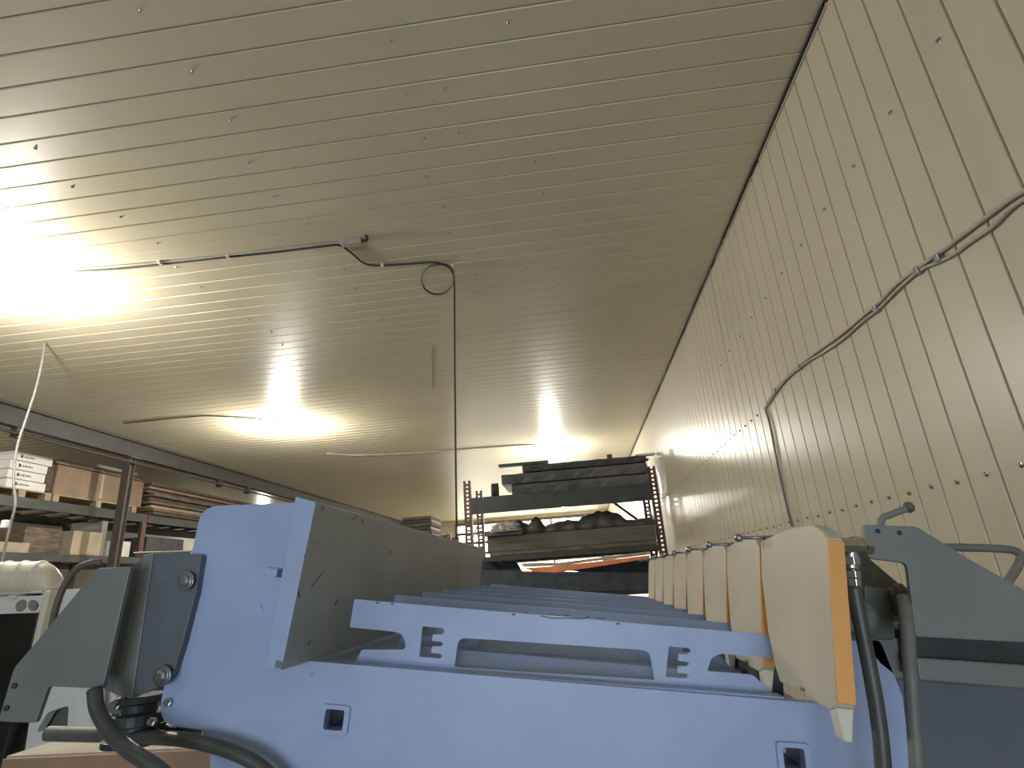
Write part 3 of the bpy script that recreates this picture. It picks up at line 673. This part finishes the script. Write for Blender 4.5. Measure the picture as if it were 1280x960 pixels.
# second rack further back at left with pale boards
r2 = thing('pallet_rack', 'second brown rack standing further back, left of the first', 'rack', (-2.6, 13.4, 0))
for x, y in ((onY(497,660,14).x, 14.0), (onY(560,660,14).x, 14.0), (onY(497,660,14).x, 15.0), (onY(560,660,14).x, 15.0)):
    bm = bmesh.new(); upright(bm, x, y, CZ+1.15); finish('upright', bm, M['rack'], r2)
xa, xb = onY(497,660,14).x, onY(560,660,14).x
zz = onY(520,672,14).z
for y in (13.96, 15.02): finish('shelf_beam', B((xa+.05, y, zz-.1), (xb-.05, y+.035, zz)), M['rackbeam'], r2)
finish('shelf_slats', B((xa+.1, 14.01, zz-.03), (xb-.1, 15.0, zz-.001)), M['dwood'], r2)
xs0, xs1 = onY(497,660,13.9).x, onY(543,660,13.9).x
hz = (onY(520,645,13.9).z-zz)/6
for k in range(6):
    tag(finish('board', B((xs0+.07+.03*(k%2), 13.9+.02*(k%3), zz+.001+k*hz), (xs1-.06-.02*(k%3), 14.95, zz+(k+1)*hz-.012)), M['dwood2' if k % 2 else 'rackbeam'], bevel=.004),
        ['lowest board of the stack on the second rack', 'second board from the bottom of the stack on the second rack', 'third board from the bottom of the stack on the second rack', 'third board from the top of the stack on the second rack', 'second board from the top of the stack on the second rack', 'topmost board of the stack on the second rack'][k], 'board', 'boards stacked on the second rack')

# ------------------------------------------------------------------ left shelving
LX = -6.75
def lx(px, py): return onX(px, py, LX)
ls = thing('pallet_shelving', 'long pallet shelving with dark beams behind the brown posts at left', 'shelving', (LX-.5, 8.5, 0))
zU = lx(100,640).z; zD = lx(90,690).z
zU = (lx(0,612).z+lx(150,642).z)/2-.0
zD = lx(60,692).z
zE = zD-.62
ys0, ys1 = 4.6, 16.0
ups = [4.6, lx(22,600).y-2.9+.0, 9.55, 12.3, 15.0]
yq = lx(177,690).y; ups = [yq-3.7, yq, yq+3.7, yq+7.4]
for y in ups:
    for x in (LX-.02, LX-1.1):
        bm = bmesh.new(); 
        box(bm, (x-.05, y-.045, 0), (x, y+.045, zU-.001)); finish('upright', bm, M['rack'], ls)
for z, h in ((zU, .13), (zD, .10), (zE, .10), (zE-.62, .10)):
    for ya, yb in zip(ups, ups[1:]):
        for x in (LX, LX-1.12): finish('shelf_beam', B((x-.05, ya+.046, z-h), (x-.01 if x == LX else x-.01, yb-.046, z)), M['rackbeam'], ls, .004)
        bm = bmesh.new(); n = 9
        for k in range(n): yy = ya+.12+k*(yb-ya-.35)/(n-1); box(bm, (LX-1.12, yy, z-.03), (LX-.052, yy+.12, z-.001))
        finish('deck_slats', bm, M['dwood'], ls)
def pallet(x0, x1, y0, y1, z, label, grp='pallets on the left shelving', m='wood'):
    t = thing('pallet', label, 'pallet', ((x0+x1)/2, (y0+y1)/2, z), grp)
    H = .10
    bm = bmesh.new(); n = 6
    for k in range(n): xx = x1-(x1-x0)*k/n; box(bm, (xx-(x1-x0)/n*.75, y0, z+H-.018), (xx, y1, z+H))
    finish('deck_boards', bm, M[m], t, .002)
    for yy in (y0, (y0+y1)/2-.04, y1-.09):
        bm = bmesh.new(); box(bm, (x0, yy, z+H-.036), (x1, yy+.09, z+H-.0185)); finish('stringer', bm, M[m], t)
        for xx in (x0, (x0+x1)/2-.05, x1-.1): finish('block', B((xx, yy, z+.001), (xx+.1, yy+.09, z+H-.0365)), M[m], t)
    return z+H
# white cartons on a pallet
y0_, y1_ = lx(18,600).y, lx(62,605).y
ph = pallet(LX-.85, LX-.03, y0_-.25, y1_+.09, zU+.001, 'light wooden pallet under the white cartons on the upper shelf')
htot = lx(60,570).z-ph
WB = ['lowest white carton with small dark print on the upper left shelf', 'second white carton from the bottom, with tape hanging over it', 'third white carton from the bottom of the white stack', 'topmost white carton of the stack beside the pale hanging cable']
for k in range(4):
    t = thing('carton', WB[k], 'carton', (LX-.35, (y0_+y1_)/2, ph+.001+k*htot/4), 'white cartons on the upper left shelf')
    sh = (.0,-.03,-.02,.03)[k]; z0 = ph+.001+k*htot/4; z1 = z0+htot/4-.008
    finish('box', B((LX-.62, y0_-.05+sh*.4, z0), (LX-.05, y1_-.0+sh, z1)), M['wbox'], t, .004)
    zc = (z0+z1)/2
    bm = bmesh.new(); bx_ = LX-.05; yb_ = y0_+.06
    box(bm, (bx_+.0005, yb_, zc-.018), (bx_+.002, yb_+.03, zc+.018))
    for q in range(5): box(bm, (bx_+.0005, yb_+.05+q*.03, zc-.010), (bx_+.002, yb_+.05+q*.03+.018, zc+.006+.006*(q%2)))
    finish('print', bm, M['ink'], t)
for k in range(4):
    z0 = zU+.002+k*.12; tag(finish('carton', B((LX-.65, y0_-1.35, z0), (LX-.08-.01*k, y0_-.32, z0+.112)), M['greybox'], bevel=.005), ['lowest grey carton left of the hanging cable', 'second grey carton from the bottom at the left edge', 'third grey carton from the bottom at the left edge', 'topmost grey carton left of the hanging cable'][k], 'carton', 'grey cartons at the left edge of the upper shelf')
# brown big box with lid on pallet
yb0, yb1 = lx(66,590).y, lx(185,610).y
ph2 = pallet(LX-.9, LX-.02, yb0+.1, yb1-.15, zU+.001, 'light wooden pallet under the long brown carton on the upper shelf')
t = thing('large_carton', 'long brown cardboard carton with a dark lid on a pallet, upper left shelf', 'carton', (LX-.4, (yb0+yb1)/2, ph2))
zt2 = lx(100,578).z
finish('body', B((LX-.75, yb0+.12, ph2+.001), (LX-.06, yb1-.02, zt2-.07)), M['card'], t, .008)
finish('lid', B((LX-.80, yb0+.05, zt2-.068), (LX-.02, yb1-.12, zt2-.0)), M['dwood2'], t, .006)
finish('end_flap', B((LX-.70, yb0+.02, ph2+.03), (LX-.10, yb0+.118, zt2-.07)), M['dwood'], t, .006)
finish('tape', B((LX-.0595, (yb0+yb1)/2, ph2+.04), (LX-.057, (yb0+yb1)/2+.05, zt2-.08)), M['card2'], t)
tag(finish('film_roll', T([(LX-.12, yb1-.9, zt2+.036), (LX-.12, yb1-.15, zt2+.036)], .034, 12, False), M['greybox'], smooth=True), 'pale roll lying on the lid of the long brown carton', 'roll')
tag(finish('cable_coil', T([(LX-.35, yb1-.6+.14*math.cos(a), zt2+.02) if False else (LX-.38+.1*math.cos(a), yb1-.5+.12*math.sin(a), zt2+.02+.004*a/6) for a in [i*.5 for i in range(26)]], .016, 8), M['rackbeam'], smooth=True), 'dark coil lying on the long brown carton', 'coil')
# boards stack to the right of post
yc0 = lx(188,640).y; yc1 = yc0+3.4
ztb = lx(225,610).z
nb = 9; hb = (ztb-zU-.002)/nb
for k in range(nb):
    r1, r2_ = random.uniform(-.08,.08), random.uniform(-.3,.3)
    tag(finish('board', B((LX-1.0+r1, yc0+.03*(k%3)-.02*k, zU+.002+k*hb), (LX+.02+r1*.8, yc1+r2_, zU+(k+1)*hb-.010)), M[('dwood','dwood2','wood','dwood2','dwood','dwood2','dwood','card','dwood')[k]], bevel=.004),
        'brown board of the stack beside the blue end plate, %s' % ('at its bottom', 'second from the bottom', 'third from the bottom, lighter', 'fourth from the bottom', 'in its middle', 'fourth from the top', 'third from the top', 'second from the top', 'topmost')[k], 'board', 'brown boards stacked on the upper shelf')
tag(finish('folded_sheet', B((LX-.9, yc1+.4, zU+.002), (LX-.02, yc1+2.4, ztb-.10)), M['dwood'], bevel=.02), 'dark low pile behind the brown board stack, over the blue end plate', 'pile')
# middle shelf
def mid(name, px0, px1, pytop, mm, lb, cat, dx=.05, dep=.6, zb=None):
    a, b = lx(px0, 680), lx(px1, 680); zb = zb if zb is not None else zD
    return tag(finish(name, B((LX-dep, a.y, zb+.002), (LX-dx, b.y, lx((px0+px1)/2, pytop).z)), M[mm], bevel=.006), lb, cat)
mid('carton', -8, 42, 677, 'card2', 'low light cardboard carton at the left edge of the middle shelf', 'carton')
mid('chipboard', 46, 92, 658, 'dwood2', 'upright brown board sheet on the middle shelf between two pale cartons', 'board', .2)
mid('carton', 93, 130, 664, 'card2', 'light tan carton on the middle shelf left of the post', 'carton', .04)
mid('carton', 132, 139, 650, 'greybox', 'narrow grey carton right beside the brown post on the middle shelf', 'carton', .1)
mid('tool_case', 147, 168, 676, 'wbox', 'small pale case on the middle shelf just right of the post', 'case', .06)
mid('crate', 150, 176, 650, 'black', 'black crate behind the pale case on the middle shelf', 'crate', .72, 1.0)
mid('metal_box', 190, 236, 672, 'slate', 'dark box on the middle shelf beside the blue end plate', 'box', .1)
for k, (pa_, pb_, lb) in enumerate(((5,50,'thin pale plank on the lower shelf at far left'), (68,88,'short thin pale plank on the lower shelf'), (52,66,'short tan plank below the others on the lower shelf'), (105,128,'pale short plank at the left of the post on the lower shelf'), (148,165,'pale short plank right of the post on the lower shelf'))):
    a, b = lx(pa_, 704), lx(pb_, 704)
    tag(finish('plank', B((LX-.5, a.y, zE+.002), (LX-.03-.02*k, b.y, zE+.06+.10*(k%3))), M['wood' if k % 2 else 'card2'], bevel=.004), lb, 'plank', 'loose planks on the lower shelf')
